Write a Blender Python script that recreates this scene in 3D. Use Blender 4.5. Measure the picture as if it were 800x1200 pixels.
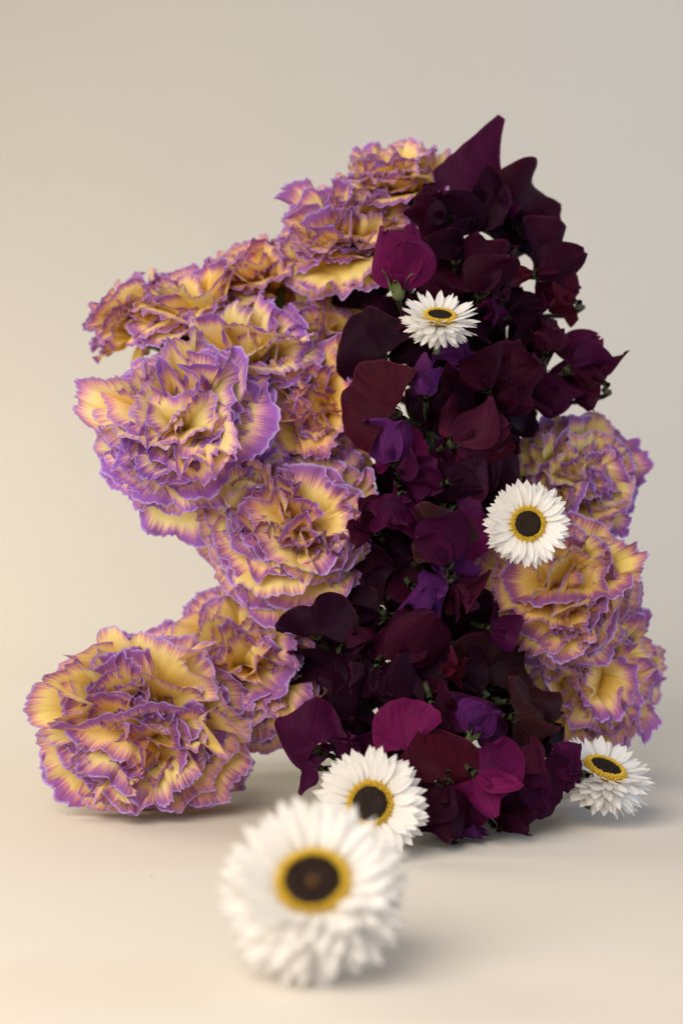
import bpy, math
import numpy as np
from mathutils import Matrix, Vector

R = math.radians
for o in list(bpy.data.objects):
    bpy.data.objects.remove(o)
scene = bpy.context.scene
COL = scene.collection

# ------------------------------------------------------------------ camera
CAM = Vector((0.0, -0.62, 0.137))
PITCH = 2.45
FPX = 2100.0                       # focal length in pixels of the 800 x 1200 frame
cam_data = bpy.data.cameras.new('camera')
cam_data.sensor_fit = 'VERTICAL'
cam_data.sensor_height = 36.0
cam_data.sensor_width = 24.0
cam_data.lens = 36.0 * FPX / 1200.0
cam_data.clip_start = 0.01
cam_data.clip_end = 50
cam_data.dof.use_dof = True
cam_data.dof.focus_distance = 0.620
cam_data.dof.aperture_fstop = 6.6
cam = bpy.data.objects.new('camera', cam_data)
cam.location = CAM
cam.rotation_euler = (R(90 - PITCH), 0, 0)
COL.objects.link(cam)
scene.camera = cam

# ------------------------------------------------------------------ light
world = bpy.data.worlds.new('World')
scene.world = world
world.use_nodes = True
bg = world.node_tree.nodes['Background']
bg.inputs['Color'].default_value = (1.0, 0.965, 0.955, 1)
bg.inputs['Strength'].default_value = 0.31


def area(name, loc, target, size, power, color):
    d = bpy.data.lights.new(name, 'AREA')
    d.shape = 'DISK'
    d.size = size
    d.energy = power
    d.color = color
    o = bpy.data.objects.new(name, d)
    o.location = loc
    o.rotation_euler = (Vector(target) - Vector(loc)).to_track_quat('-Z', 'Y').to_euler()
    COL.objects.link(o)
    return o


area('warm_lamp', (-0.38, -0.66, 0.50), (-0.03, 0.02, 0.02), 0.85, 10.6, (1.0, 0.885, 0.74))
area('added_side_fill', (-0.72, 0.30, 0.46), (-0.28, 0.46, 0.0), 0.45, 2.6, (1.0, 0.88, 0.66)).data.spread = R(140)  # added fill light that brightens the lower left of the backdrop
area('window_light', (1.05, 0.05, 0.26), (0.22, 0.62, 0.06), 0.6, 6.0, (0.50, 0.70, 1.0))

scene.view_settings.view_transform = 'Standard'
scene.view_settings.look = 'None'
scene.view_settings.exposure = 0.0
scene.view_settings.gamma = 1.0
scene.view_settings.use_curve_mapping = False
scene.cycles.max_bounces = 10
scene.cycles.diffuse_bounces = 5
scene.cycles.transmission_bounces = 6


def at(px, py, Y):
    """World point seen at photograph pixel (px, py) on the vertical plane y = Y."""
    d = Vector(((px - 400) / FPX, -(py - 600) / FPX, -1.0))
    d = Matrix.Rotation(R(90 - PITCH), 3, 'X') @ d
    t = (Y - CAM.y) / d.y
    return CAM + d * t


# ------------------------------------------------------------------ helpers
def smooth(a, b, x):
    t = np.clip((x - a) / (b - a), 0, 1)
    return t * t * (3 - 2 * t)


def grid_mesh(name, P, UV, close_u=False):
    nv, nu = P.shape[:2]
    me = bpy.data.meshes.new(name)
    idx = np.arange(nv * nu).reshape(nv, nu)
    if close_u:
        nxt = np.roll(idx, -1, axis=1)
        a, b, c, d = idx[:-1], nxt[:-1], nxt[1:], idx[1:]
    else:
        a, b, c, d = idx[:-1, :-1], idx[:-1, 1:], idx[1:, 1:], idx[1:, :-1]
    F = np.stack([a, b, c, d], -1).reshape(-1, 4)
    fill(me, P.reshape(-1, 3), F, UV.reshape(-1, 2))
    return me


def fill(me, V, F, UV=None, smooth_=True):
    n = F.shape[1]
    me.vertices.add(len(V))
    me.vertices.foreach_set('co', np.ascontiguousarray(V, dtype=np.float32).ravel())
    me.loops.add(F.size)
    me.loops.foreach_set('vertex_index', F.astype(np.int32).ravel())
    me.polygons.add(len(F))
    me.polygons.foreach_set('loop_start', np.arange(0, F.size, n, dtype=np.int32))
    me.polygons.foreach_set('use_smooth', np.full(len(F), smooth_))
    if UV is not None:
        lay = me.uv_layers.new(name='UVMap')
        lay.data.foreach_set('uv', np.ascontiguousarray(UV[F.ravel()], dtype=np.float32).ravel())
    me.update()


def obj(name, me, mat, parent=None, color=None, label=None):
    o = bpy.data.objects.new(name, me)
    if mat is not None and len(me.materials) == 0:
        me.materials.append(mat)
    if parent is not None:
        o.parent = parent
    if color is not None:
        o.color = (*color, 1)
    if label:
        o['label'] = label
    COL.objects.link(o)
    return o


def thing(name, label, cat, matrix, group=None):
    o = bpy.data.objects.new(name, None)
    o.empty_display_size = 0.01
    o.matrix_basis = matrix
    o['label'] = label
    o['category'] = cat
    if group:
        o['group'] = group
    COL.objects.link(o)
    return o


def bend(X, S, D, s_tab, th_tab):
    """Lay flat petal coordinates (X across, S along, D off the surface) on a bent midline.
    Returns local x (outward), y (across), z (along the axis)."""
    ds = np.diff(s_tab, prepend=s_tab[0])
    rho = np.cumsum(np.sin(th_tab) * ds)
    zz = np.cumsum(np.cos(th_tab) * ds)
    r = np.interp(S, s_tab, rho)
    z = np.interp(S, s_tab, zz)
    t = np.interp(S, s_tab, th_tab)
    return np.stack([r - D * np.cos(t), X, z + D * np.sin(t)], -1)


def wobble(rng, x, fmin, fmax, n):
    y = np.zeros_like(x)
    for _ in range(n):
        f = rng.uniform(fmin, fmax)
        y += np.sin(2 * math.pi * f * x + rng.uniform(0, 6.28)) * rng.uniform(.5, 1)
    return y / (0.75 * n)


def tube(points, radii, sides=8):
    P = np.array(points, dtype=float)
    n = len(P)
    T = np.gradient(P, axis=0)
    T /= np.linalg.norm(T, axis=1)[:, None] + 1e-9
    ref = np.array([0.31, 0.2, 0.93])
    A = np.cross(T, ref); A /= np.linalg.norm(A, axis=1)[:, None] + 1e-9
    B = np.cross(T, A)
    ang = np.linspace(0, 2 * math.pi, sides, endpoint=False)
    ring = (A[:, None] * np.cos(ang)[None, :, None] + B[:, None] * np.sin(ang)[None, :, None])
    V = P[:, None] + ring * np.array(radii)[:, None, None]
    UV = np.stack(np.broadcast_arrays(ang[None, :] / 6.283, np.linspace(0, 1, n)[:, None]), -1)
    return V, UV


def catmull(pts, n):
    pts = [np.array(p, float) for p in pts]
    pts = [2 * pts[0] - pts[1]] + pts + [2 * pts[-1] - pts[-2]]
    out = []
    seg = len(pts) - 3
    for t in np.linspace(0, seg - 1e-6, n):
        i = int(t); f = t - i
        p0, p1, p2, p3 = pts[i:i + 4]
        out.append(.5 * ((2 * p1) + (p2 - p0) * f + (2 * p0 - 5 * p1 + 4 * p2 - p3) * f * f + (3 * p1 - p0 - 3 * p2 + p3) * f ** 3))
    return np.array(out)


# ------------------------------------------------------------------ materials
class Nodes:
    def __init__(self, name):
        self.m = bpy.data.materials.new(name)
        self.m.use_nodes = True
        self.t = self.m.node_tree
        self.t.nodes.clear()

    def n(self, kind, **kw):
        nd = self.t.nodes.new(kind)
        for k, v in kw.items():
            setattr(nd, k, v)
        return nd

    def l(self, a, b):
        self.t.links.new(a, b)

    def val(self, sock, v):
        if hasattr(v, 'is_linked'):
            self.l(v, sock)
        else:
            sock.default_value = v

    def math(self, op, a, b=None, c=None, clamp=False):
        nd = self.n('ShaderNodeMath', operation=op, use_clamp=clamp)
        self.val(nd.inputs[0], a)
        if b is not None: self.val(nd.inputs[1], b)
        if c is not None: self.val(nd.inputs[2], c)
        return nd.outputs[0]

    def mix(self, f, a, b, mode='MIX'):
        nd = self.n('ShaderNodeMix', data_type='RGBA', blend_type=mode)
        self.val(nd.inputs[0], f)
        self.val(nd.inputs[6], a if hasattr(a, 'is_linked') else (*a, 1))
        self.val(nd.inputs[7], b if hasattr(b, 'is_linked') else (*b, 1))
        return nd.outputs[2]

    def ramp(self, f, stops, interp='LINEAR'):
        nd = self.n('ShaderNodeValToRGB')
        cr = nd.color_ramp
        cr.interpolation = interp
        while len(cr.elements) < len(stops):
            cr.elements.new(0.5)
        for e, (p, c) in zip(cr.elements, stops):
            e.position = p
            e.color = (*c, 1)
        self.l(f, nd.inputs[0])
        return nd.outputs[0]

    def noise(self, vec, scale, detail=2, rough=.5):
        nd = self.n('ShaderNodeTexNoise')
        if vec is not None: self.l(vec, nd.inputs['Vector'])
        nd.inputs['Scale'].default_value = scale
        nd.inputs['Detail'].default_value = detail
        nd.inputs['Roughness'].default_value = rough
        return nd.outputs['Fac']

    def combine(self, x, y, z):
        nd = self.n('ShaderNodeCombineXYZ')
        for i, v in enumerate((x, y, z)): self.val(nd.inputs[i], v)
        return nd.outputs[0]

    def bump(self, h, strength, dist):
        nd = self.n('ShaderNodeBump')
        nd.inputs['Strength'].default_value = strength
        nd.inputs['Distance'].default_value = dist
        self.l(h, nd.inputs['Height'])
        return nd.outputs[0]

    def finish(self, color, rough=.6, transl=.0, normal=None, spec=.3, sheen=0, sheen_tint=None, trcolor=None):
        p = self.n('ShaderNodeBsdfPrincipled')
        self.val(p.inputs['Base Color'], color if hasattr(color, 'is_linked') else (*color, 1))
        self.val(p.inputs['Roughness'], rough)
        p.inputs['Specular IOR Level'].default_value = spec
        if sheen:
            p.inputs['Sheen Weight'].default_value = sheen
            p.inputs['Sheen Roughness'].default_value = .4
            if sheen_tint is not None:
                self.val(p.inputs['Sheen Tint'], sheen_tint if hasattr(sheen_tint, 'is_linked') else (*sheen_tint, 1))
        if normal is not None: self.l(normal, p.inputs['Normal'])
        out = self.n('ShaderNodeOutputMaterial')
        sh = p.outputs[0]
        if transl:
            tr = self.n('ShaderNodeBsdfTranslucent')
            c = trcolor if trcolor is not None else color
            self.val(tr.inputs['Color'], c if hasattr(c, 'is_linked') else (*c, 1))
            if normal is not None: self.l(normal, tr.inputs['Normal'])
            mx = self.n('ShaderNodeMixShader')
            mx.inputs[0].default_value = transl
            self.l(sh, mx.inputs[1]); self.l(tr.outputs[0], mx.inputs[2])
            sh = mx.outputs[0]
        self.l(sh, out.inputs['Surface'])
        return self.m

    def uv(self):
        s = self.n('ShaderNodeSeparateXYZ')
        self.l(self.n('ShaderNodeUVMap', uv_map='UVMap').outputs[0], s.inputs[0])
        return s.outputs[0], s.outputs[1]


def mat_carnation():
    k = Nodes('carnation petal')
    u, v = k.uv()
    oi = k.n('ShaderNodeObjectInfo')
    rnd = oi.outputs['Random']
    seed = k.math('MULTIPLY', rnd, 37.0)
    streak = k.noise(k.combine(k.math('MULTIPLY', u, 100.0), k.math('MULTIPLY', v, 2.6), seed), 1.0, 2.5, .6)
    fine = k.noise(k.combine(k.math('MULTIPLY', u, 190.0), k.math('MULTIPLY', v, 3.0), seed), 1.0, 2, .6)
    patch = k.noise(k.combine(k.math('MULTIPLY', u, 3.0), k.math('MULTIPLY', v, 2.0), seed), 1.0, 1)
    e = k.math('ADD', v, k.math('MULTIPLY', k.math('SUBTRACT', streak, .5), .20))
    e = k.math('ADD', e, k.math('MULTIPLY', k.math('SUBTRACT', fine, .5), .10))
    e = k.math('ADD', e, k.math('MULTIPLY', k.math('SUBTRACT', patch, .5), .15))
    e = k.math('ADD', e, k.math('MULTIPLY', k.math('SUBTRACT', rnd, .5), .13))
    body = k.ramp(e, [(0.0, (.50, .17, .012)), (.35, (.74, .42, .045)), (.62, (.85, .62, .125)), (.855, (.90, .73, .30)),  # ochre petal base, deepened red-brown to put crease shade into the colour
                      (.91, (.74, .40, .36)), (.96, (.42, .16, .34)), (1.0, (.30, .11, .38))])
    body = k.mix(1.0, body, oi.outputs['Color'], 'MULTIPLY')
    rim = k.math('ADD', v, k.math('MULTIPLY', k.math('SUBTRACT', fine, .5), .04))
    rimf = k.ramp(rim, [(.976, (0, 0, 0)), (.994, (1, 1, 1))])
    rs = k.n('ShaderNodeRGBToBW'); k.l(rimf, rs.inputs[0])
    col = k.mix(k.math('MULTIPLY', rs.outputs[0], .85), body, (.50, .38, .80))
    hs = k.n('ShaderNodeHueSaturation')
    hs.inputs['Saturation'].default_value = 1.0
    k.l(k.math('ADD', k.math('MULTIPLY', rnd, .18), .95), hs.inputs['Value'])
    k.l(col, hs.inputs['Color'])
    col = hs.outputs[0]
    nm = k.bump(k.math('ADD', fine, k.math('MULTIPLY', streak, .8)), .35, .0004)
    return k.finish(col, .62, .34, nm, .2, sheen=.10)


def mat_pea():
    k = Nodes('sweet pea petal')
    u, v = k.uv()
    oi = k.n('ShaderNodeObjectInfo')
    rnd = oi.outputs['Random']
    seed = k.math('MULTIPLY', rnd, 37.0)
    vein = k.noise(k.combine(k.math('MULTIPLY', u, 44.0), k.math('MULTIPLY', v, 3.0), seed), 1.0, 3, .6)
    patch = k.noise(k.combine(k.math('MULTIPLY', u, 3.0), k.math('MULTIPLY', v, 3.0), seed), 1.0, 2)
    c = k.mix(k.math('MULTIPLY', patch, .5), oi.outputs['Color'], (.020, .004, .022))
    c = k.mix(k.math('MULTIPLY', k.math('SUBTRACT', vein, .48, clamp=True), 2.2), c, (.010, .001, .006))
    ves = k.math('MULTIPLY', k.math('SUBTRACT', .44, vein, clamp=True), 1.6)
    lite = k.n('ShaderNodeGamma'); k.l(c, lite.inputs[0]); lite.inputs[1].default_value = .80
    c = k.mix(ves, c, lite.outputs[0])
    tex = k.n('ShaderNodeTexCoord')
    cell = k.noise(tex.outputs['Object'], 2600.0, 2)
    nm = k.bump(k.math('ADD', k.math('MULTIPLY', vein, 1.0), k.math('MULTIPLY', cell, .35)), .3, .0003)
    g = k.n('ShaderNodeGamma'); k.l(c, g.inputs[0]); g.inputs[1].default_value = .8
    edge = k.ramp(k.math('ADD', v, k.math('MULTIPLY', k.math('SUBTRACT', vein, .5), .05)), [(.955, (0, 0, 0)), (1.0, (1, 1, 1))])
    eb = k.n('ShaderNodeRGBToBW'); k.l(edge, eb.inputs[0])
    c = k.mix(k.math('MULTIPLY', eb.outputs[0], .22), c, (.20, .03, .08))
    return k.finish(c, .52, .28, nm, .05, trcolor=g.outputs[0])


def mat_green():
    k = Nodes('flower green')
    tex = k.n('ShaderNodeTexCoord')
    nz = k.noise(tex.outputs['Object'], 220.0, 3)
    c = k.mix(nz, (.055, .080, .025), (.14, .17, .065))
    return k.finish(c, .5, .12, k.bump(nz, .3, .0006), .35)


def mat_bract():
    k = Nodes('papery white bract')
    u, v = k.uv()
    rnd = k.n('ShaderNodeObjectInfo').outputs['Random']
    line = k.noise(k.combine(k.math('MULTIPLY', u, 22.0), k.math('MULTIPLY', v, 1.2), k.math('MULTIPLY', rnd, 19.0)), 1.0, 2)
    c = k.mix(line, (.86, .845, .83), (.93, .92, .91))
    base = k.ramp(v, [(0, (1, 1, 1)), (.28, (0, 0, 0))])
    bw = k.n('ShaderNodeRGBToBW'); k.l(base, bw.inputs[0])
    c = k.mix(k.math('MULTIPLY', bw.outputs[0], .35), c, (.80, .72, .42))
    return k.finish(c, .38, .38, k.bump(line, .45, .0004), .4, trcolor=c)


def mat_noise(name, a, b, scale, rough=.7, transl=0., bumpd=.0003):
    k = Nodes(name)
    tex = k.n('ShaderNodeTexCoord')
    nz = k.noise(tex.outputs['Object'], scale, 3)
    return k.finish(k.mix(nz, a, b), rough, transl, k.bump(nz, .4, bumpd), .25)


def mat_paper():
    k = Nodes('cream backdrop paper')
    tex = k.n('ShaderNodeTexCoord')
    fine = k.noise(tex.outputs['Object'], 900.0, 4, .6)
    mott = k.noise(tex.outputs['Object'], 7.0, 3)
    c = k.mix(mott, (.700, .655, .590), (.725, .680, .615))
    c = k.mix(k.math('MULTIPLY', fine, .12), c, (.55, .50, .43))
    return k.finish(c, .75, 0, k.bump(fine, .18, .0004), .2)


M_CARN, M_PEA, M_GREEN, M_BRACT, M_PAPER = mat_carnation(), mat_pea(), mat_green(), mat_bract(), mat_paper()
M_STEM = mat_noise('dark green stalk', (.018, .022, .010), (.045, .055, .022), 220, .6)
M_DARK = mat_noise('dark floret', (.010, .006, .005), (.035, .018, .012), 900)
M_YELLOW = mat_noise('yellow floret', (.62, .40, .03), (.80, .58, .07), 700, .6, .1)
M_BROWN = mat_noise('brown floret', (.06, .03, .015), (.14, .07, .03), 900)


# ------------------------------------------------------------------ the setting
def build_backdrop():
    prof = [(-1.6, 0.0)]
    y1, rad = 0.40, 0.66
    prof += [(y, 0.0) for y in np.linspace(-1.2, y1, 8)]
    for a in np.linspace(0, math.pi / 2, 40)[1:]:
        prof.append((y1 + rad * math.sin(a), rad - rad * math.cos(a)))
    prof += [(y1 + rad, z) for z in np.linspace(rad, 1.6, 8)[1:]]
    prof = np.array(prof)
    xs = np.linspace(-1.3, 1.3, 14)
    P = np.zeros((len(prof), len(xs), 3))
    P[..., 0] = xs[None, :]
    P[..., 1] = prof[:, 0][:, None]
    P[..., 2] = prof[:, 1][:, None]
    UV = P[..., :2].copy()
    o = obj('backdrop', grid_mesh('backdrop', P, UV), M_PAPER)
    o['kind'] = 'structure'
    o['label'] = 'seamless cream paper backdrop sweeping up behind the flowers'


build_backdrop()

COLUMN = Vector((0.050, 0.105, 0))     # where the stems come together behind the blooms


def stem_points(start, direction, reach=.03, floor_target=None, z_drop=True):
    """Stem path in world space from a calyx, back into the bundle and down to the table."""
    s = np.array(start); d = np.array(direction); d = d / np.linalg.norm(d)
    c = np.array(floor_target if floor_target is not None else (COLUMN.x, COLUMN.y, 0))
    p1 = s + d * reach
    zmid = max(.012, min(p1[2], s[2]) - .02)
    p2 = np.array([c[0] * .8 + p1[0] * .2, c[1] * .8 + p1[1] * .2, max(.012, (p1[2] + zmid) / 2 - .01)])
    p3 = np.array([c[0], c[1], .006])
    pts = [s, s + d * reach * .4, p1, p2]
    if p2[2] > .03:
        pts.append(p3)
    pts = catmull(pts, 20)
    pts[:, 2] = np.maximum(pts[:, 2], .004)
    return pts


# ------------------------------------------------------------------ carnations
def carnation_petal(rng, Rf, t, crumple=False):
    """One petal. t = 0 heart of the bloom .. 1 outermost. Local frame: x outward, z flower axis."""
    nu, nv = 84, 16
    u = np.linspace(-1, 1, nu)[None, :].repeat(nv, 0)
    v = (np.linspace(0, 1, nv) ** .75)[:, None].repeat(nu, 1)
    heart = float(smooth(.50, .12, np.array(t)))           # 1 in the crumpled heart, 0 outside
    L = Rf * rng.uniform(1.04, 1.32) * (1.0 - .04 * heart)
    ha = R(rng.uniform(46, 64)) * (1 - .30 * heart)
    phi = u * ha * smooth(-.05, .55, v)
    # finely toothed margin with a few deeper nicks
    teeth = wobble(rng, u, 12, 17, 3) * .017 + wobble(rng, u, 4, 7, 3) * .010 + wobble(rng, u, .8, 1.8, 2) * .04
    nick = np.zeros_like(u)
    for _ in range(rng.integers(1, 4)):
        nick -= .035 * np.exp(-((u - rng.uniform(-.8, .8)) / rng.uniform(.03, .07)) ** 2)
    r = v * L * (1 + (teeth + nick) * v ** 8 - .10 * np.abs(u) ** 2.5 * v - .22 * np.abs(u) ** 9 * v)
    X = r * np.sin(phi)
    S = r * np.cos(phi)
    # broad folds, and frills that grow towards the margin
    amp = Rf * (.075 + .11 * heart) * rng.uniform(.6, 1.5)
    D = amp * v ** 1.5 * wobble(rng, u, .35, 1.0 + .5 * heart, 3)
    D += Rf * .060 * rng.uniform(.6, 1.5) * v ** 5 * wobble(rng, u + .10 * v, 1.5, 3.2, 3)
    D += Rf * .046 * v ** 7 * wobble(rng, u, 3.2, 5.8, 3)
    D += Rf * .022 * v ** 11 * wobble(rng, u, 7, 10, 2)
    X = X * (1 - .16 * heart) + Rf * .040 * v ** 5 * wobble(rng, u, 1.4, 3.0, 2)
    S = S + Rf * .035 * v ** 5 * wobble(rng, u, 1.4, 3.0, 2)
    D += Rf * rng.uniform(-.12, .42) * (np.abs(u) ** 2) * v ** 1.5          # cupping
    D -= Rf * rng.uniform(.0, .10) * v ** 7                                  # rolled rim
    if crumple:                                                             # tightly folded petals of the heart
        X = X * .74
        D = D + Rf * .13 * v ** 1.4 * wobble(rng, u, .7, 1.5, 2)
        S = S * rng.uniform(.92, 1.06)
    # midline
    s = np.linspace(0, L * 1.25, 60)
    q = s / L
    b = .55 - .36 * t + rng.uniform(-.10, .10)
    th0 = R(4 + 16 * t)
    th1 = R(4 + 100 * t ** .8 + rng.uniform(-30, 28))
    th = th0 + (th1 - th0) * smooth(b - .28, b + .42, q)
    th += R(rng.uniform(-12, 34)) * smooth(.72, 1.1, q)
    P = bend(X, S, D, s, th)
    # each petal leans and turns its own way
    tw = R(rng.uniform(-1, 1) * (26 + 40 * heart))
    tl = R(rng.uniform(-20, 14)) * (1 - heart)
    x, y, z = P[..., 0].copy(), P[..., 1].copy(), P[..., 2].copy()
    x, z = x * math.cos(tl) + z * math.sin(tl), -x * math.sin(tl) + z * math.cos(tl)
    c_, s_ = math.cos(tw), math.sin(tw)
    x0 = Rf * .30 * (1 - heart)
    P[..., 0] = (x - x0) * c_ - y * s_ + x0
    P[..., 1] = (x - x0) * s_ + y * c_
    P[..., 2] = z
    zf = np.clip(P[..., 2] / Rf, 0, 1)
    lean = rng.uniform(-.42, .42, 2) * Rf * heart
    P[..., 0] += lean[0] * zf; P[..., 1] += lean[1] * zf
    return P, np.stack([(u + 1) / 2, v], -1)


def calyx_mesh(Rf):
    n, m = 10, 15
    prof = [(-1.15, .0), (-1.14, .13), (-1.05, .19), (-.8, .22), (-.5, .235), (-.25, .25), (-.08, .29), (.02, .33)]
    ang = np.linspace(0, 2 * math.pi, m, endpoint=False)
    P = np.zeros((len(prof), m, 3))
    for i, (z, r) in enumerate(prof):
        zz = z + (.06 * np.cos(5 * ang) if i == len(prof) - 1 else 0)
        P[i, :, 0] = r * Rf * np.cos(ang); P[i, :, 1] = r * Rf * np.sin(ang); P[i, :, 2] = zz * Rf
    UV = P[..., :2] * 0
    return grid_mesh('calyx', P, UV, close_u=True)


def frame(axis, spin=0.0):
    z = Vector(axis).normalized()
    q = z.to_track_quat('Z', 'Y').to_matrix() @ Matrix.Rotation(spin, 3, 'Z')
    return q


def carnation(label, px, py, Y, rpx, axis, n, seed, squash=1.0, stem_to=None, group=None, tint=(1, 1, 1)):
    rng = np.random.default_rng(seed)
    c = at(px, py, Y + .045)
    Rf = rpx * (c.y - CAM.y) / FPX
    rot = frame(axis, rng.uniform(0, 6))
    ax = rot @ Vector((0, 0, 1))
    base = c - ax * (Rf * .42)
    root = thing('carnation', label, 'carnation', Matrix.Translation(base) @ rot.to_4x4(), group or 'violet edged yellow carnations')
    nh = n // 3 if n > 30 else n // 4
    for k in range(n):
        heart = k < nh
        tt = .10 if heart else (.26 + .74 * (k - nh + .5) / (n - nh)) ** .92
        P, UV = carnation_petal(rng, Rf, tt, heart)
        if heart:                        # crowd the heart petals round the axis
            rr = Rf * .40 * math.sqrt((k + .5) / nh); aa = k * 2.39996
            zf = np.clip(P[..., 2] / Rf, 0, 1)
            P[..., 0] += rr * zf * 1.1
        a = k * 2.39996 + rng.uniform(-.35, .35)
        ca, sa = math.cos(a), math.sin(a)
        x, y = P[..., 0].copy(), P[..., 1].copy()
        P[..., 0] = x * ca - y * sa; P[..., 1] = x * sa + y * ca
        P[..., 2] = P[..., 2] * squash - Rf * .10
        # nothing passes through the table
        W = P @ np.array(rot.transposed()) + np.array(base)
        low = W[..., 2] < .004
        if low.any():
            W[..., 2] = np.where(low, .0025 + .0015 * np.tanh((W[..., 2] - .004) / .02) + .0015, W[..., 2])
            P = (W - np.array(base)) @ np.array(rot)
        obj('petal', grid_mesh('carnation_petal', P, UV), M_CARN, root, tuple(x * rng.uniform(.96, 1.04) for x in tint))
    obj('calyx', calyx_mesh(Rf), M_GREEN, root)
    s = base - ax * (Rf * 1.1)
    pts = stem_points(s, -ax, .025, stem_to)
    V, UV = tube(pts, np.full(len(pts), .0019), 8)
    V = (V - np.array(base)) @ np.array(rot)
    obj('stem', grid_mesh('stem', V, UV, True), M_GREEN, root)
    return root


LOW = (COLUMN.x, COLUMN.y, 0)
CARN = [
    # label, px, py, Y, radius px, axis, petals, seed
    ('large carnation with cream centred petals, jutting out above the gap', 211, 498, -.020, 108, (-.16, -.84, .46), 52, 1),
    ('full carnation with a crumpled lilac heart, under the large jutting one', 346, 612, -.014, 105, (.04, -.86, .44), 54, 2),
    ('loose carnation with broad yellow petals resting on the bottom carnation', 292, 772, -.005, 98, (-.02, -1, .30), 40, 3),
    ('largest carnation, lying on the table with its ruffled heart showing', 174, 852, -.022, 120, (.03, -1, .12), 58, 4),
    ('carnation seen from behind at the tip of the upper arm of flowers', 150, 372, .030, 68, (-.85, -.12, .52), 24, 5),
    ('fan shaped carnation seen side on, next to the one at the arm tip', 220, 362, .018, 76, (-.30, -.35, .9), 22, 6),
    ('small carnation squeezed between two side-on carnations on the upper edge', 308, 322, .026, 62, (-.28, -.35, .9), 22, 7),
    ('wide open carnation on the upper slope beside the purple folded sweet pea', 402, 278, .018, 84, (-.06, -.50, .85), 36, 8),
    ('topmost carnation, half hidden behind the dark sweet peas', 462, 210, .030, 74, (-.12, -.25, 1), 22, 9),
    ('pale carnation with tall cupped petals just above the large jutting one', 300, 412, .006, 84, (.0, -.50, .87), 26, 10),
    ('shaded carnation tucked between the pale cupped one and the sweet peas', 388, 392, .020, 70, (.15, -.55, .8), 22, 11),
    ('orange toned carnation wedged beside the wine red sweet pea', 378, 474, .000, 82, (.18, -1, .35), 44, 12),
    ('dusky carnation behind the face-on paper daisy', 670, 566, .016, 82, (.55, -1, .22), 48, 13),
    ('carnation with golden petals spreading towards the dark sweet peas', 652, 690, -.008, 94, (-.12, -1, .12), 46, 14),
    ('lowest carnation above the half-side paper daisy', 694, 802, .010, 90, (.42, -1, -.10), 42, 15),
    ('shaded orange carnation underneath the wide open one', 362, 336, .045, 58, (-.1, -.45, .8), 16, 16),
]
TINT = {1: (1.02, 1.06, 1.30), 10: (1.02, 1.06, 1.35), 12: (1.0, .86, .80), 7: (1.0, .90, .85), 16: (1.0, .82, .72), 13: (.92, .90, .90), 14: (1.0, .96, .80)}
for i, (lab, px, py, Y, rp, ax, n, sd) in enumerate(CARN):
    carnation(lab, px, py, Y, rp, ax, n, sd, tint=TINT.get(sd, (1, 1, 1)))


# ------------------------------------------------------------------ sweet peas
def crumple(rng, P, H, amp):
    Q = P / H
    out = P.copy()
    fall = smooth(.05, .6, np.linalg.norm(Q, axis=-1))
    for ax_ in range(3):
        w = np.zeros(P.shape[:2])
        for _ in range(3):
            kv = rng.normal(0, 1, 3); kv *= rng.uniform(2.5, 6) / np.linalg.norm(kv)
            w += np.sin(Q @ kv + rng.uniform(0, 6.28))
        out[..., ax_] += w * H * amp * .6 * fall
    return out


def pea_standard(rng, H, fold, lean, curl, wave, spread=98, notch=.10, point=0., calm=1.0):
    wave = wave * (1 + .45 * calm)
    nu, nv = 40, 18
    u = np.linspace(-1, 1, nu)[None, :].repeat(nv, 0)
    v = (np.linspace(0, 1, nv) ** .85)[:, None].repeat(nu, 1)
    ha = R(spread) * rng.uniform(.92, 1.05)
    phi = u * ha * smooth(-.25, .35, v)
    out = .97 - notch * np.exp(-(u / .12) ** 2) - .24 * np.abs(u) ** 2.2 + .06 * wobble(rng, u, .6, 1.6, 2) + .018 * wobble(rng, u, 3, 6, 3) + rng.uniform(-.12, .12) * u
    if point:
        out = out * .66 + point * np.exp(-np.abs(u) / .10)
    r = v * H * out
    X, S = r * np.sin(phi), r * np.cos(phi)
    D = H * wave * 1.5 * v ** 2.0 * wobble(rng, u, .5, 1.3, 3)
    D += H * wave * .8 * v ** 5 * wobble(rng, u, 1.6, 3.2, 3)
    D += H * wave * .25 * v ** 8 * wobble(rng, u, 4, 7, 3)
    D += H * rng.uniform(-.22, .22) * v ** 3 * u
    for _ in range(2):                                        # sharp creases running out from the base
        f, p0 = rng.uniform(.5, 1.3), rng.uniform(0, 3.14)
        D += calm * H * rng.uniform(.08, .24) * v ** 1.3 * (np.abs(np.sin(math.pi * f * u + p0)) - .6)
    D += H * .25 * rng.uniform(-1, 1) * smooth(.55, 1.0, v * np.abs(u))
    D += H * .02 * v * (np.exp(-(u / .10) ** 2))              # midrib crease
    f = R(fold)
    A = np.sqrt(X ** 2 + (.05 * H) ** 2) - .05 * H
    D = D + A * math.sin(f)
    X = X * math.cos(f)
    s = np.linspace(-H * 1.05, H * 1.35, 90)
    q = s / H
    th = R(lean) + R(curl) * smooth(.15, 1.1, q) + R(14) * smooth(0, -.6, q)
    ds = s[1] - s[0]
    rho = np.cumsum(np.sin(th)) * ds; zz = np.cumsum(np.cos(th)) * ds
    i0 = np.argmin(np.abs(s)); rho -= rho[i0]; zz -= zz[i0]
    rr, z, t = np.interp(S, s, rho), np.interp(S, s, zz), np.interp(S, s, th)
    # x across, y away from the viewer (lean back), z up
    P = np.stack([X, rr + D * np.cos(t), z - D * np.sin(t)], -1)
    P = crumple(rng, P, H, .03 + .10 * calm)
    return P, np.stack([(u + 1) / 2, v], -1)


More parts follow.
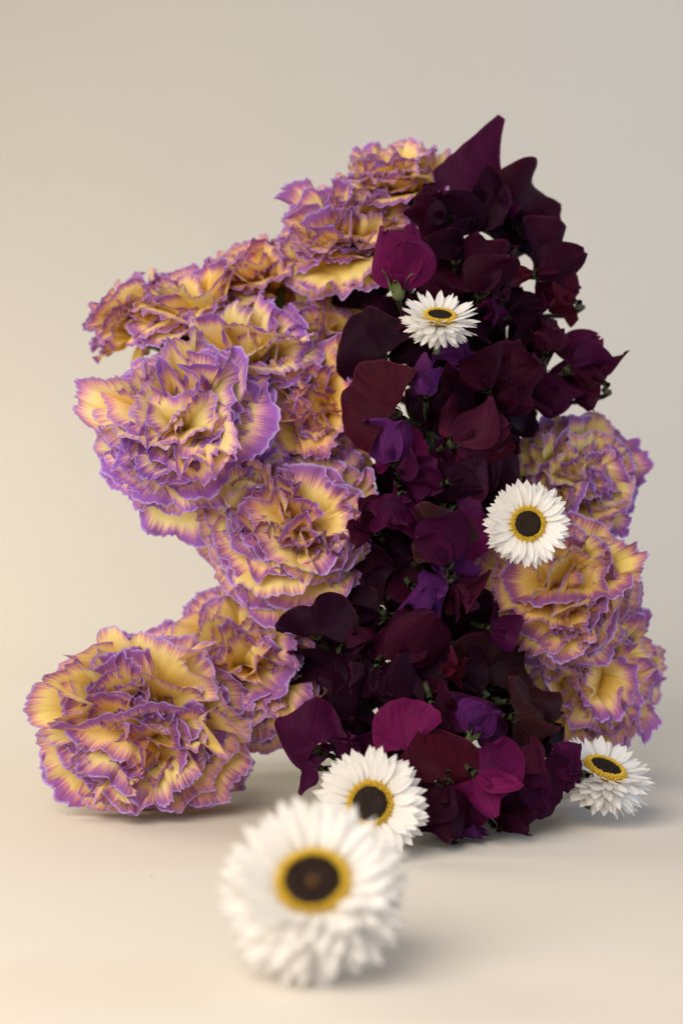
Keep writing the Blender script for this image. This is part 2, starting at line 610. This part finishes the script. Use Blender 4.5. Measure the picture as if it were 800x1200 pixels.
def pea_wing(rng, H, side, open_, droop):
    nu, nv = 20, 14
    u = np.linspace(-1, 1, nu)[None, :].repeat(nv, 0)
    v = np.linspace(0, 1, nv)[:, None].repeat(nu, 1)
    w = H * .34 * (.16 + np.sin(np.clip(v * .98 + .02, 0, 1) ** .8 * math.pi) ** .7) * rng.uniform(.9, 1.1)
    X = u * w + H * .08 * v
    S = v * H * .86 * (1 + .04 * wobble(rng, u, .5, 1.4, 2))
    D = H * (.16 * u ** 2 * np.sin(v * math.pi) + .045 * v ** 2 * wobble(rng, u, .6, 1.5, 2))
    s = np.linspace(0, H * 1.1, 40)
    th = R(8 + droop) + R(rng.uniform(25, 60)) * smooth(.3, 1, s / H)
    P = bend(X, S, D, s, th)             # x outward=forward
    x, y, z = P[..., 0].copy(), P[..., 1].copy(), P[..., 2].copy()
    Q = np.stack([side * (np.abs(y) * 0 + y), -x, z], -1)
    a = R(open_) * side
    c_, s_ = math.cos(a), math.sin(a)
    X2 = Q[..., 0] * c_ - Q[..., 1] * s_; Y2 = Q[..., 0] * s_ + Q[..., 1] * c_
    Q[..., 0], Q[..., 1] = X2 + side * H * .05, Y2
    Q = crumple(rng, Q, H, .09)
    return Q, np.stack([(u + 1) / 2, v], -1)


def pea_keel(rng, H):
    nu, nv = 9, 12
    u = np.linspace(-1, 1, nu)[None, :].repeat(nv, 0)
    v = np.linspace(0, 1, nv)[:, None].repeat(nu, 1)
    w = H * .13 * np.sin(np.clip(v * .95 + .05, 0, 1) * math.pi) ** .6
    s = np.linspace(0, H, 40)
    th = R(62) - R(70) * smooth(.2, .9, s / H)
    D = H * .18 * np.abs(u) ** 1.5 * np.sin(v * math.pi)
    P = bend(u * w, v * H * .52, D, s, th)
    return np.stack([P[..., 1], -P[..., 0], P[..., 2]], -1), np.stack([(u + 1) / 2, v], -1)


def sepal_mesh(H, a, rng, size=1.0):
    n = 8
    v = np.linspace(0, 1, n)[:, None].repeat(3, 1)
    u = np.array([-1, 0, 1.])[None, :].repeat(n, 0)
    w = H * .075 * (1 - v) ** .7
    s = np.linspace(0, H, 30)
    th = R(10) + R(rng.uniform(20, 130)) * smooth(.1, .45, s / H)
    P = bend(u * w * size, v * H * size * rng.uniform(.26, .36), -np.abs(u) * H * .02, s, th)
    P[..., 0] += H * .085
    c_, s_ = math.cos(a), math.sin(a)
    x, y = P[..., 0].copy(), P[..., 1].copy()
    P[..., 0], P[..., 1] = x * c_ - y * s_, x * s_ + y * c_
    P[..., 2] -= H * .02
    return grid_mesh('sepal', P, np.stack([u, v], -1))


def pea_calyx(H):
    prof = [(-.17, .012), (-.165, .05), (-.12, .085), (-.05, .098), (.02, .095)]
    ang = np.linspace(0, 2 * math.pi, 10, endpoint=False)
    P = np.zeros((len(prof), 10, 3))
    for i, (z, r) in enumerate(prof):
        P[i, :, 0] = r * H * np.cos(ang); P[i, :, 1] = r * H * np.sin(ang); P[i, :, 2] = z * H
    return grid_mesh('calyx', P, P[..., :2] * 0, True)


PALETTE = {
    'black': (.012, .0012, .006),
    'maroon': (.032, .002, .010),
    'wine': (.058, .003, .009),
    'plum': (.050, .003, .032),
    'magenta': (.165, .007, .078),
    'violet': (.090, .014, .125),
    'brown': (.040, .010, .009),
    'rose': (.070, .008, .026),
}


def sweet_pea(label, px, py, Y, hpx, yaw, pitch, roll, colour, seed, fold=-14, lean=10, curl=30, wave=.10,
              wings=True, wcol=None, spread=98, open_=24, droop=5, point=0., group='dark sweet peas', notch=.10, sepals=False, calm=1.0):
    rng = np.random.default_rng(seed + 1000)
    c = at(px, py, Y + .045)
    H = .93 * hpx * (c.y - CAM.y) / FPX
    rot = (Matrix.Rotation(R(yaw), 3, 'Z') @ Matrix.Rotation(R(pitch), 3, 'X') @ Matrix.Rotation(R(roll), 3, 'Y'))
    base = c - rot @ Vector((0, 0, H * .42))
    root = thing('sweet_pea', label, 'sweet pea', Matrix.Translation(base) @ rot.to_4x4(), group)
    RM = np.array(rot)

    def put(name, P, UV, col):
        W = P @ RM.T + np.array(base)
        low = W[..., 2] < .003
        if low.any():
            W[..., 2] = np.where(low, .0022 + .0008 * np.tanh((W[..., 2] - .003) / .015) + .0006, W[..., 2])
            P = (W - np.array(base)) @ RM
        j = rng.uniform(.8, 1.25)
        return obj(name, grid_mesh(name, P, UV), M_PEA, root, tuple(min(1, x * j * rng.uniform(.92, 1.08)) for x in col))

    base_c = PALETTE[colour]
    wc = PALETTE[wcol or colour]
    P, UV = pea_standard(rng, H, fold, lean, curl, wave, spread, notch, point, calm)
    put('standard_petal', P, UV, base_c)
    if wings:
        for sd in (-1, 1):
            P, UV = pea_wing(rng, H * rng.uniform(.9, 1.12), sd, open_ * rng.uniform(.7, 1.3), droop + rng.uniform(-8, 12))
            put('wing_petal', P, UV, wc)
        P, UV = pea_keel(rng, H)
        put('keel_petal', P * .8, UV, wc)
    back = Matrix.Rotation(R(64 if not sepals else 14), 4, 'X')
    obj('calyx', pea_calyx(H * (1 if sepals else .8)), M_GREEN if sepals else M_STEM, root).matrix_basis = back
    if True:
        for k in range(5):
            obj('sepal', sepal_mesh(H, k * 1.2566 + rng.uniform(-.2, .2), rng, 1.15 if sepals else .34), M_GREEN if sepals else M_STEM, root).matrix_basis = back
    d = (rot @ Vector((0, .3, -.5))) * .4 + Vector((.25 * (COLUMN.x - base.x) / .05, 1, -.1))
    pts = stem_points(base - rot @ Vector((0, 0, H * .15)), d, .022, (COLUMN.x - .01 + rng.uniform(-.012, .012), COLUMN.y + rng.uniform(-.012, .012), 0))
    V, U = tube(pts, np.full(len(pts), .0010), 6)
    V = (V - np.array(base)) @ RM
    obj('stem', grid_mesh('stem', V, U, True), M_STEM, root)
    return root


DEEP = 'near-black maroon sweet pea bloom packed deep between the others'
DEEP_ZONES = [
    (425, 'near-black sweet pea packed deep around or above the tilted daisy', 'near-black blooms round the tilted daisy'),
    (560, 'near-black sweet pea packed deep between the tilted and the face-on daisy', 'near-black blooms between the upper daisies'),
    (760, 'near-black sweet pea packed deep in the middle, below the face-on daisy', 'near-black blooms in the middle'),
    (2000, 'near-black sweet pea packed deep behind the magenta blooms near the table', 'near-black blooms near the table'),
]
PEAS = [
    # label, px, py, Y, height px, yaw, pitch, roll, colour, keyword options
    ('plum sweet pea with a long pointed tip, highest flower of all', 558, 200, .012, 98, 8, -4, 24, 'plum', dict(calm=.12, wings=False, fold=24, lean=-2, curl=0, point=.70, notch=.0, spread=100, wave=.05, wcol='plum')),
    ('wine dark sweet pea just below the pointed topmost one', 622, 244, .018, 76, 25, 0, 22, 'maroon', dict(fold=12, lean=5, curl=10, wave=.09, wings=False)),
    ('round wide sweet pea facing the empty backdrop, below the wine dark one', 648, 318, .006, 74, 38, 2, 78, 'maroon', dict(fold=-8, lean=18, curl=40, wave=.13, spread=112, open_=18)),
    ('sweet pea with torn looking edges standing out over the backdrop', 684, 420, .006, 70, 40, 0, 62, 'maroon', dict(fold=22, lean=8, curl=20, wave=.15, wcol='plum')),
    ('plum sweet pea hanging over the dusky carnation', 648, 460, .004, 62, 20, 5, 150, 'plum', dict(fold=16, wave=.10)),
    ('bright purple folded sweet pea with green sepals above the tilted daisy', 468, 304, -.034, 88, -22, 8, 6, 'magenta', dict(fold=70, lean=4, curl=-6, wave=.05, wings=True, open_=8, wcol='magenta', spread=52, sepals=True)),
    ('smooth round dark sweet pea beside the shaded carnation', 436, 396, -.014, 66, -18, 0, -30, 'black', dict(calm=.4, fold=-8, lean=4, curl=18, wave=.06, wings=False, notch=.02)),
    ('wine red sweet pea with one broad flat petal over the carnations', 440, 468, -.034, 78, -22, -6, -58, 'wine', dict(calm=.35, fold=-10, lean=2, curl=14, wave=.05, wings=False, notch=.05)),
    ('small violet sweet pea bud with folded petals', 502, 446, -.040, 44, 5, 0, 8, 'violet', dict(fold=70, lean=0, curl=-25, wave=.08, wcol='violet', spread=80)),
    ('bright violet and magenta sweet pea under the wine red petal', 456, 516, -.036, 66, -14, 0, -12, 'magenta', dict(fold=48, lean=6, curl=10, wave=.08, wcol='violet')),
    ('dusty rose sweet pea with petals spread sideways like lips', 560, 508, -.034, 84, 10, -30, 70, 'rose', dict(fold=34, lean=20, curl=30, wave=.09, wcol='rose')),
    ('black sweet pea below the pointed topmost one', 548, 246, .000, 72, 5, 0, -12, 'black', dict(wave=.12)),
    ('burgundy sweet pea with an upright petal above the tilted daisy', 566, 312, -.014, 82, 6, -4, 6, 'maroon', dict(fold=30, lean=2, curl=4, wave=.08)),
    ('rosy burgundy sweet pea just behind the tilted daisy', 512, 330, -.012, 66, -10, 0, 62, 'rose', dict(fold=24, lean=2, curl=18, wave=.08, wings=False)),
    ('maroon sweet pea with crimped petals under the torn edged one', 612, 438, -.018, 74, 14, 0, 30, 'maroon', dict(fold=20, wave=.13)),
    ('burgundy sweet pea curling next to the small violet bud', 560, 432, -.030, 66, 0, 8, -24, 'maroon', dict(fold=40, wave=.10)),
    ('magenta edged sweet pea just under the dusty rose one', 500, 562, -.032, 64, -6, 0, 150, 'plum', dict(fold=20, wave=.10)),
    ('brownish maroon sweet pea with one long leaf-like petal', 512, 632, -.046, 80, -16, 6, -22, 'brown', dict(fold=52, lean=0, curl=0, wave=.06, wings=True, wcol='plum', spread=78, notch=.0)),
    ('vivid plum sweet pea touching the face-on daisy', 556, 612, -.030, 72, 16, 0, 120, 'magenta', dict(fold=36, lean=0, curl=20, wave=.06, wings=False)),
    ('blue violet sweet pea below the leaf-like brownish petal', 536, 664, -.034, 50, 10, 0, 40, 'violet', dict(fold=30, wave=.10, sepals=True)),
    ('wide dark maroon sweet pea beside the crumpled lilac hearted carnation', 452, 672, -.028, 78, -8, -6, 8, 'maroon', dict(fold=8, lean=6, curl=16, wave=.08, wings=False)),
    ('heart shaped black sweet pea touching the loose broad petalled carnation', 370, 722, -.040, 60, -12, 0, -6, 'black', dict(fold=-6, lean=2, curl=14, wave=.05, notch=.2, wings=False)),
    ('purple sweet pea sticking out between two low carnations', 356, 858, -.052, 62, -22, -4, -42, 'plum', dict(fold=10, lean=2, curl=18, wave=.07, wings=False)),
    ('flat dark purple sweet pea lying beside the largest carnation', 356, 897, -.052, 52, -20, -30, -86, 'plum', dict(fold=26, wave=.08, wings=False)),
    ('magenta sweet pea with a rounded upright petal over the shaded daisy', 468, 858, -.066, 60, -10, -2, -18, 'magenta', dict(fold=14, lean=2, curl=12, wave=.05, wings=False, notch=.02, spread=74)),
    ('brightest magenta sweet pea drooping to the table', 576, 922, -.076, 64, 12, 4, 128, 'magenta', dict(fold=22, lean=4, curl=20, wave=.06, wings=True, open_=40, wcol='magenta')),
    ('dry looking brown sweet pea with a ragged rim', 622, 842, -.050, 58, 16, -12, 96, 'brown', dict(fold=10, wave=.12, wings=False)),
    ('long dark brown sweet pea folded under the golden carnation', 632, 812, -.040, 78, 12, -40, 76, 'brown', dict(fold=44, wave=.06, wings=False)),
    ('dark purple sweet pea spilling onto the table by the half-side daisy', 626, 930, -.058, 70, 10, 0, 166, 'plum', dict(fold=12, lean=6, wave=.11)),
    ('blackish maroon sweet pea spilling onto the table by the shaded daisy', 520, 950, -.076, 84, -6, 0, 186, 'maroon', dict(fold=14, lean=4, curl=20, wave=.10)),
    ('large smooth brown black sweet pea under the golden petalled carnation', 578, 770, -.026, 84, 14, 0, 12, 'brown', dict(fold=8, lean=2, curl=10, wave=.06, wings=False)),
    ('dark sweet pea with a curved rosy rim in the lower middle', 478, 748, -.046, 84, -6, -20, 26, 'maroon', dict(fold=24, wave=.09)),
    ('dark sweet pea above the rounded magenta one', 470, 806, -.050, 80, -8, -12, -40, 'black', dict(fold=16, wave=.09)),
    ('violet hearted dark sweet pea below the dry brown one', 566, 842, -.058, 62, 8, 0, 34, 'plum', dict(fold=20, wave=.12, wcol='violet', sepals=True)),
    ('red-black sweet pea between the two magenta ones', 522, 888, -.076, 74, 0, -8, 10, 'wine', dict(fold=22, wave=.10, wings=False)),
    (DEEP, 570, 395, .020, 80, 0, 0, 30, 'black', dict()),
    (DEEP, 610, 410, .014, 76, 0, 0, 100, 'black', dict()),
    (DEEP, 425, 820, -.010, 80, 0, 0, 10, 'black', dict()),
    (DEEP, 590, 815, -.006, 84, 0, 0, 150, 'black', dict()),
    (DEEP, 430, 880, -.024, 76, 0, 0, -40, 'black', dict()),
    (DEEP, 615, 275, .022, 66, 0, 0, 60, 'black', dict()),
    (DEEP, 428, 345, .010, 70, -15, 0, -60, 'black', dict()),
    (DEEP, 455, 370, .004, 76, -10, 0, 40, 'black', dict()),
    (DEEP, 400, 690, -.014, 76, -10, 0, 140, 'black', dict()),
    (DEEP, 390, 770, -.022, 76, -10, 0, -20, 'black', dict()),
    (DEEP, 575, 600, .010, 80, 10, 0, 60, 'black', dict()),
    (DEEP, 570, 690, .000, 80, 10, 0, -60, 'black', dict()),
    (DEEP, 500, 280, .006, 66, -15, 0, 30, 'black', dict()),
    (DEEP, 596, 290, .012, 66, 15, 0, -20, 'black', dict()),
    (DEEP, 480, 240, .020, 46, -15, 0, -30, 'black', dict()),
    (DEEP, 600, 360, .000, 70, 15, 0, 60, 'black', dict()),
    (DEEP, 545, 385, -.004, 80, 5, 0, 200, 'black', dict()),
    (DEEP, 490, 400, -.010, 74, -5, 0, -140, 'black', dict()),
    (DEEP, 600, 480, -.004, 76, 12, 0, 120, 'black', dict()),
    (DEEP, 520, 480, -.014, 80, 0, 0, 20, 'black', dict()),
    (DEEP, 576, 548, -.010, 78, 12, 0, 170, 'maroon', dict()),
    (DEEP, 462, 580, -.006, 76, -15, 0, -60, 'black', dict()),
    (DEEP, 520, 600, -.016, 82, 0, 0, 100, 'black', dict()),
    (DEEP, 470, 630, -.022, 80, -8, 0, -20, 'black', dict()),
    (DEEP, 416, 720, -.026, 80, -12, 0, -90, 'black', dict()),
    (DEEP, 530, 720, -.020, 86, 0, 0, 20, 'black', dict()),
    (DEEP, 420, 790, -.034, 84, -12, 0, 160, 'black', dict()),
    (DEEP, 540, 800, -.030, 84, 6, 0, -70, 'black', dict()),
    (DEEP, 410, 850, -.044, 80, -12, 0, 30, 'black', dict()),
    (DEEP, 600, 890, -.040, 80, 12, 0, 90, 'black', dict()),
    (DEEP, 440, 905, -.050, 74, -10, 0, -120, 'black', dict()),
    (DEEP, 640, 870, -.024, 60, 20, 0, 70, 'black', dict()),
    (DEEP, 560, 340, .014, 80, 5, 0, 0, 'black', dict()),
    (DEEP, 545, 450, .010, 90, 0, 0, 180, 'black', dict()),
    (DEEP, 510, 680, .006, 92, 0, 0, 0, 'black', dict()),
    (DEEP, 480, 860, -.016, 92, 0, 0, 0, 'black', dict()),
]
for i, (lab, px, py, Y, hp, yaw, pit, roll, colour, kw) in enumerate(PEAS):
    if lab == DEEP:                       # packed in at every angle
        kw = dict(fold=14 + 34 * math.sin(i * 3.1), spread=84 + 22 * math.sin(i * 1.3), wave=.12, curl=20 + 40 * math.sin(i * 2.1), open_=20 + 16 * math.sin(i))
        yaw += 48 * math.sin(i * 2.4); pit += 34 * math.sin(i * 1.7 + 1)
    grp = 'dark sweet peas'
    if lab == DEEP:
        zone = [z for z in DEEP_ZONES if py < z[0]][0]
        lab, grp = zone[1], zone[2]
    sweet_pea(lab, px, py, Y, hp, yaw, pit, roll, colour, i, group=grp, **kw)

# small half-closed blooms that fill the column between the larger ones
SMALL = 'small crumpled %s sweet pea squeezed between larger dark blooms'
SMALL_COLOURS = {'maroon': 'maroon', 'plum': 'dark plum', 'black': 'near-black', 'wine': 'wine red', 'rose': 'dusty rose', 'violet': 'deep violet'}
_rs = np.random.default_rng(5)
for i, (px, py, Y) in enumerate([
        (505, 250, -.008), (585, 235, .002), (530, 285, -.014), (600, 320, -.008), (480, 365, -.022), (575, 360, -.016),
        (640, 395, -.006), (530, 415, -.030), (600, 470, -.026), (480, 545, -.040), (540, 560, -.038), (580, 520, -.030),
        (430, 610, -.034), (475, 600, -.040), (540, 700, -.036), (500, 700, -.046), (420, 750, -.044), (590, 740, -.030),
        (440, 800, -.052), (530, 780, -.046), (510, 840, -.060), (410, 880, -.056), (610, 890, -.058), (550, 985, -.070),
        (600, 965, -.062), (660, 905, -.050), (480, 930, -.066), (655, 350, .002), (690, 440, .004)]):
    col = ['maroon', 'plum', 'black', 'wine', 'maroon', 'plum', 'rose', 'violet'][i % 8]
    sweet_pea(SMALL % SMALL_COLOURS[col], px, py, Y, _rs.uniform(38, 54), _rs.uniform(-45, 45), _rs.uniform(-35, 25), _rs.uniform(-180, 180),
              col, 300 + i, fold=_rs.uniform(10, 60),
              wave=.15, spread=_rs.uniform(70, 105), curl=_rs.uniform(-20, 60), group='small crumpled %s sweet peas' % SMALL_COLOURS[col], calm=1.2)


# ------------------------------------------------------------------ paper daisies
def bract_mesh(rng, el_curl, width):
    """Unit length bract along +x, up +z."""
    nu, nv = 7, 11
    u = np.linspace(-1, 1, nu)[None, :].repeat(nv, 0)
    v = np.linspace(0, 1, nv)[:, None].repeat(nu, 1)
    w = width * (.30 + .70 * smooth(0, .45, v)) * (1 - np.clip((v - .52) / .48, 0, 1) ** 2.0) + .004
    s = np.linspace(0, 1.1, 40)
    th = R(90) + R(el_curl) * smooth(.2, 1, s)
    D = width * (.20 * u ** 2) * (1 - .5 * v) + .012 * v * wobble(rng, u, .4, .9, 1)
    P = bend(u * w + .04 * rng.uniform(-1, 1) * v ** 2, v + 0 * u, D, s, th)
    return grid_mesh('bract', P, np.stack([(u + 1) / 2, v], -1))


_rb = np.random.default_rng(7)
BRACTS = [[bract_mesh(_rb, c + _rb.uniform(-8, 8), w) for w in (.095, .11, .12, .135)] for c in (-22, -4, 16, 30)]


def florets(centres, normals, size, rng, tall=1.0):
    """Many tiny pointed florets in one mesh."""
    V, F = [], []
    for c, nrm in zip(centres, normals):
        z = nrm / np.linalg.norm(nrm)
        x = np.cross(z, [.3, .9, .2]); x /= np.linalg.norm(x); y = np.cross(z, x)
        b = len(V); sz = size * rng.uniform(.75, 1.25)
        for hh, rr in ((-.2, .9), (.55, 1.0), (1.0, .6)):
            for k in range(5):
                a = k * 1.2566
                V.append(c + z * sz * hh * tall + (x * math.cos(a) + y * math.sin(a)) * sz * rr * .5)
        V.append(c + z * sz * 1.25 * tall)
        for r_ in range(2):
            for k in range(5):
                k2 = (k + 1) % 5
                F.append((b + r_ * 5 + k, b + r_ * 5 + k2, b + r_ * 5 + 5 + k2)); F.append((b + r_ * 5 + k, b + r_ * 5 + 5 + k2, b + r_ * 5 + 5 + k))
        for k in range(5):
            F.append((b + 10 + k, b + 10 + (k + 1) % 5, b + 15))
    me = bpy.data.meshes.new('florets')
    fill(me, np.array(V), np.array(F))
    return me


def dome_mesh(name, prof, m=40):
    ang = np.linspace(0, 2 * math.pi, m, endpoint=False)
    P = np.zeros((len(prof), m, 3))
    for i, (r, z) in enumerate(prof):
        P[i, :, 0] = r * np.cos(ang); P[i, :, 1] = r * np.sin(ang); P[i, :, 2] = z
    return grid_mesh(name, P, P[..., :2] * 0, True)


def paper_daisy(label, px, py, Y, rpx, axis, seed, rows, spin=0., stem=None, wide=1.25, heart=False):
    """rows: list of (count, elevation deg, length / R, start height / R, curl class)."""
    rng = np.random.default_rng(seed)
    c = at(px, py, Y)
    Rd = 1.13 * rpx * (c.y - CAM.y) / FPX
    rot = frame(axis, spin)
    ax = rot @ Vector((0, 0, 1))
    root = thing('paper_daisy', label, 'daisy', Matrix.Translation(c) @ rot.to_4x4(), 'white paper daisies')
    Rk = .87 * Rd                       # the flower head's own scale
    rd = .40 * Rk
    for ri, (cnt, el, ln, h0, cl) in enumerate(rows):
        off = rng.uniform(0, 6)
        for k in range(cnt):
            a = off + (k + rng.uniform(-.22, .22)) * 2 * math.pi / cnt
            e = R(el + rng.uniform(-8, 8))
            L = ln * Rd * rng.uniform(.90, 1.06)
            me = BRACTS[cl][rng.integers(0, 4)]
            o = obj('bract', me, M_BRACT, root)
            m = (Matrix.Rotation(a, 4, 'Z') @ Matrix.Translation((rd * .90 - .02 * Rd * ri, 0, h0 * Rd)) @ Matrix.Rotation(-e, 4, 'Y')
                 @ Matrix.Rotation(R(rng.uniform(-14, 14)), 4, 'X') @ Matrix.Rotation(R(rng.uniform(-7, 7)), 4, 'Z') @ Matrix.Diagonal((L, L * wide * rng.uniform(.88, 1.12), L, 1)))
            o.matrix_basis = m
    # head: dark disc, its florets and the yellow ring
    prof = [(0.0005 * Rk, .045 * Rk), (.10 * Rk, .055 * Rk), (.22 * Rk, .075 * Rk), (.32 * Rk, .06 * Rk), (.38 * Rk, .0), (.40 * Rk, -.08 * Rk)]
    disc = obj('disc', dome_mesh('disc', prof), M_DARK, root)
    cen, nor = [], []
    for k in range(420):
        r = .325 * Rk * math.sqrt((k + .5) / 420); a = k * 2.39996
        z = np.interp(r / Rk, [0, .1, .22, .34], [.045, .055, .075, .055]) * Rk
        cen.append(np.array([r * math.cos(a), r * math.sin(a), z])); nor.append(np.array([rng.uniform(-.3, .3), rng.uniform(-.3, .3), 1]))
    if heart:
        cb = [np.array([.09 * Rk * math.sqrt(q / 50) * math.cos(q * 2.4), .09 * Rk * math.sqrt(q / 50) * math.sin(q * 2.4), .062 * Rk]) for q in range(50)]
        f = obj('brown_floret', florets(cb, [np.array([0, 0, 1.])] * 50, .026 * Rk, rng), M_BROWN, disc); f['kind'] = 'stuff'
    f = obj('dark_floret', florets(cen, nor, .020 * Rk, rng), M_DARK, disc); f['kind'] = 'stuff'
    cen, nor = [], []
    for ring, (rr, zz, cnt) in enumerate(((.322, .075, 70), (.342, .078, 74), (.360, .072, 78), (.378, .060, 82), (.394, .044, 84), (.408, .024, 86), (.418, .0, 86), (.424, -.03, 80))):
        for k in range(cnt):
            a = (k + rng.uniform(-.3, .3) + .5 * ring) * 2 * math.pi / cnt
            r = rr * Rk * rng.uniform(.98, 1.02)
            tilt = .12 + .20 * ring
            cen.append(np.array([r * math.cos(a), r * math.sin(a), zz * Rk]))
            nor.append(np.array([math.cos(a) * tilt, math.sin(a) * tilt, 1]) + rng.uniform(-.25, .25, 3))
    f = obj('yellow_floret_ring', florets(cen, nor, .027 * Rk, rng, 1.4), M_YELLOW, root); f['kind'] = 'stuff'
    # receptacle and stem
    obj('receptacle', dome_mesh('receptacle', [(.40 * Rk, -.06 * Rk), (.40 * Rk, -.2 * Rk), (.30 * Rk, -.38 * Rk), (.12 * Rk, -.52 * Rk), (.04 * Rk, -.56 * Rk)], 20), M_GREEN, root)
    start = c - ax * Rd * .52
    if stem is not None:
        pts = catmull([start, start - ax * .005] + [Vector(p) for p in stem], 14)
        pts[:, 2] = np.maximum(pts[:, 2], .002)
        V, U = tube(pts, np.full(len(pts), .0011), 6)
        V = (V - np.array(c)) @ np.array(rot)
        obj('stem', grid_mesh('stem', V, U, True), M_GREEN, root)
    return root


OPEN = [(22, 22, .54, .02, 1), (24, 13, .62, -.02, 1), (24, 5, .66, -.06, 1), (24, -3, .67, -.10, 2), (20, -10, .63, -.14, 2)]
FULL = [(22, 34, .52, .02, 1), (26, 24, .60, -.03, 1), (28, 14, .66, -.08, 1), (28, 4, .69, -.13, 1), (28, -7, .70, -.18, 1), (26, -20, .69, -.23, 1), (24, -34, .66, -.28, 1), (20, -50, .60, -.32, 0)]
HALF = [(18, 26, .54, .02, 1), (22, 16, .58, -.03, 1), (22, 4, .62, -.08, 1), (22, -8, .60, -.14, 1), (20, -24, .54, -.2, 1), (18, -42, .46, -.26, 0)]
SIDE = [(20, 20, .50, .0, 1), (24, 11, .60, -.04, 1), (26, 2, .66, -.09, 1), (26, -8, .68, -.14, 1), (26, -18, .66, -.19, 1), (22, -32, .58, -.24, 1)]
COLP = (COLUMN.x, COLUMN.y - .02)
paper_daisy('small white daisy tilted upwards under the bright purple sweet pea', 515, 372, -.010, 47, (.06, -.48, .88), 21, HALF, stem=[(.034, .022, .173), (.036, .06, .168)])
paper_daisy('white daisy facing straight out in front of the dusky carnation', 618, 614, -.004, 50, (.02, -1, .10), 22, OPEN, stem=[(.06, .05, .11), (COLP[0], COLP[1], .08)])
paper_daisy('white daisy partly covered by the large blurred daisy', 434, 942, -.046, 66, (-.10, -1, .32), 23, OPEN, stem=[(.008, .0, .02), (.02, .03, .008)])
paper_daisy('large blurred white daisy lying alone on the open table', 367, 1036, -.172, 111, (-.06, -.68, .74), 24, FULL, wide=1.15, heart=True, stem=[(.0, -.13, .006)])
paper_daisy('white daisy lying on its side beneath the lowest carnation', 708, 902, .006, 61, (.28, -.32, .90), 25, SIDE, spin=.4, wide=1.35, stem=[(.088, .035, .003)])


# ------------------------------------------------------------------ crumbs of pollen and petal dust on the paper
def build_dust():
    rng = np.random.default_rng(99)
    V, F = [], []
    spots = [(.02, -.10, .05, 6), (.05, -.05, .04, 8), (-.12, .0, .04, 4), (.09, .0, .04, 5), (.0, .0, .20, 6)]
    for cx, cy, sp, n in spots:
        for _ in range(n):
            c = np.array([cx + rng.normal(0, sp), cy + rng.normal(0, sp * .7), .0004])
            r = rng.uniform(.00012, .0004)
            a0 = rng.uniform(0, 6)
            b = len(V)
            for k in range(4):
                V.append(c + np.array([math.cos(a0 + k * 1.57) * r * rng.uniform(.6, 1.4), math.sin(a0 + k * 1.57) * r * rng.uniform(.6, 1.4), 0]))
            V.append(c + np.array([0, 0, r * .7])); 
            for k in range(4):
                F.append((b + k, b + (k + 1) % 4, b + 4))
    me = bpy.data.meshes.new('dust')
    fill(me, np.array(V), np.array(F))
    o = obj('dust', me, mat_noise('pollen and petal crumbs', (.10, .05, .03), (.42, .30, .20), 150))
    o['kind'] = 'stuff'
    o['label'] = 'tiny crumbs of pollen and petal scattered on the paper'


build_dust()
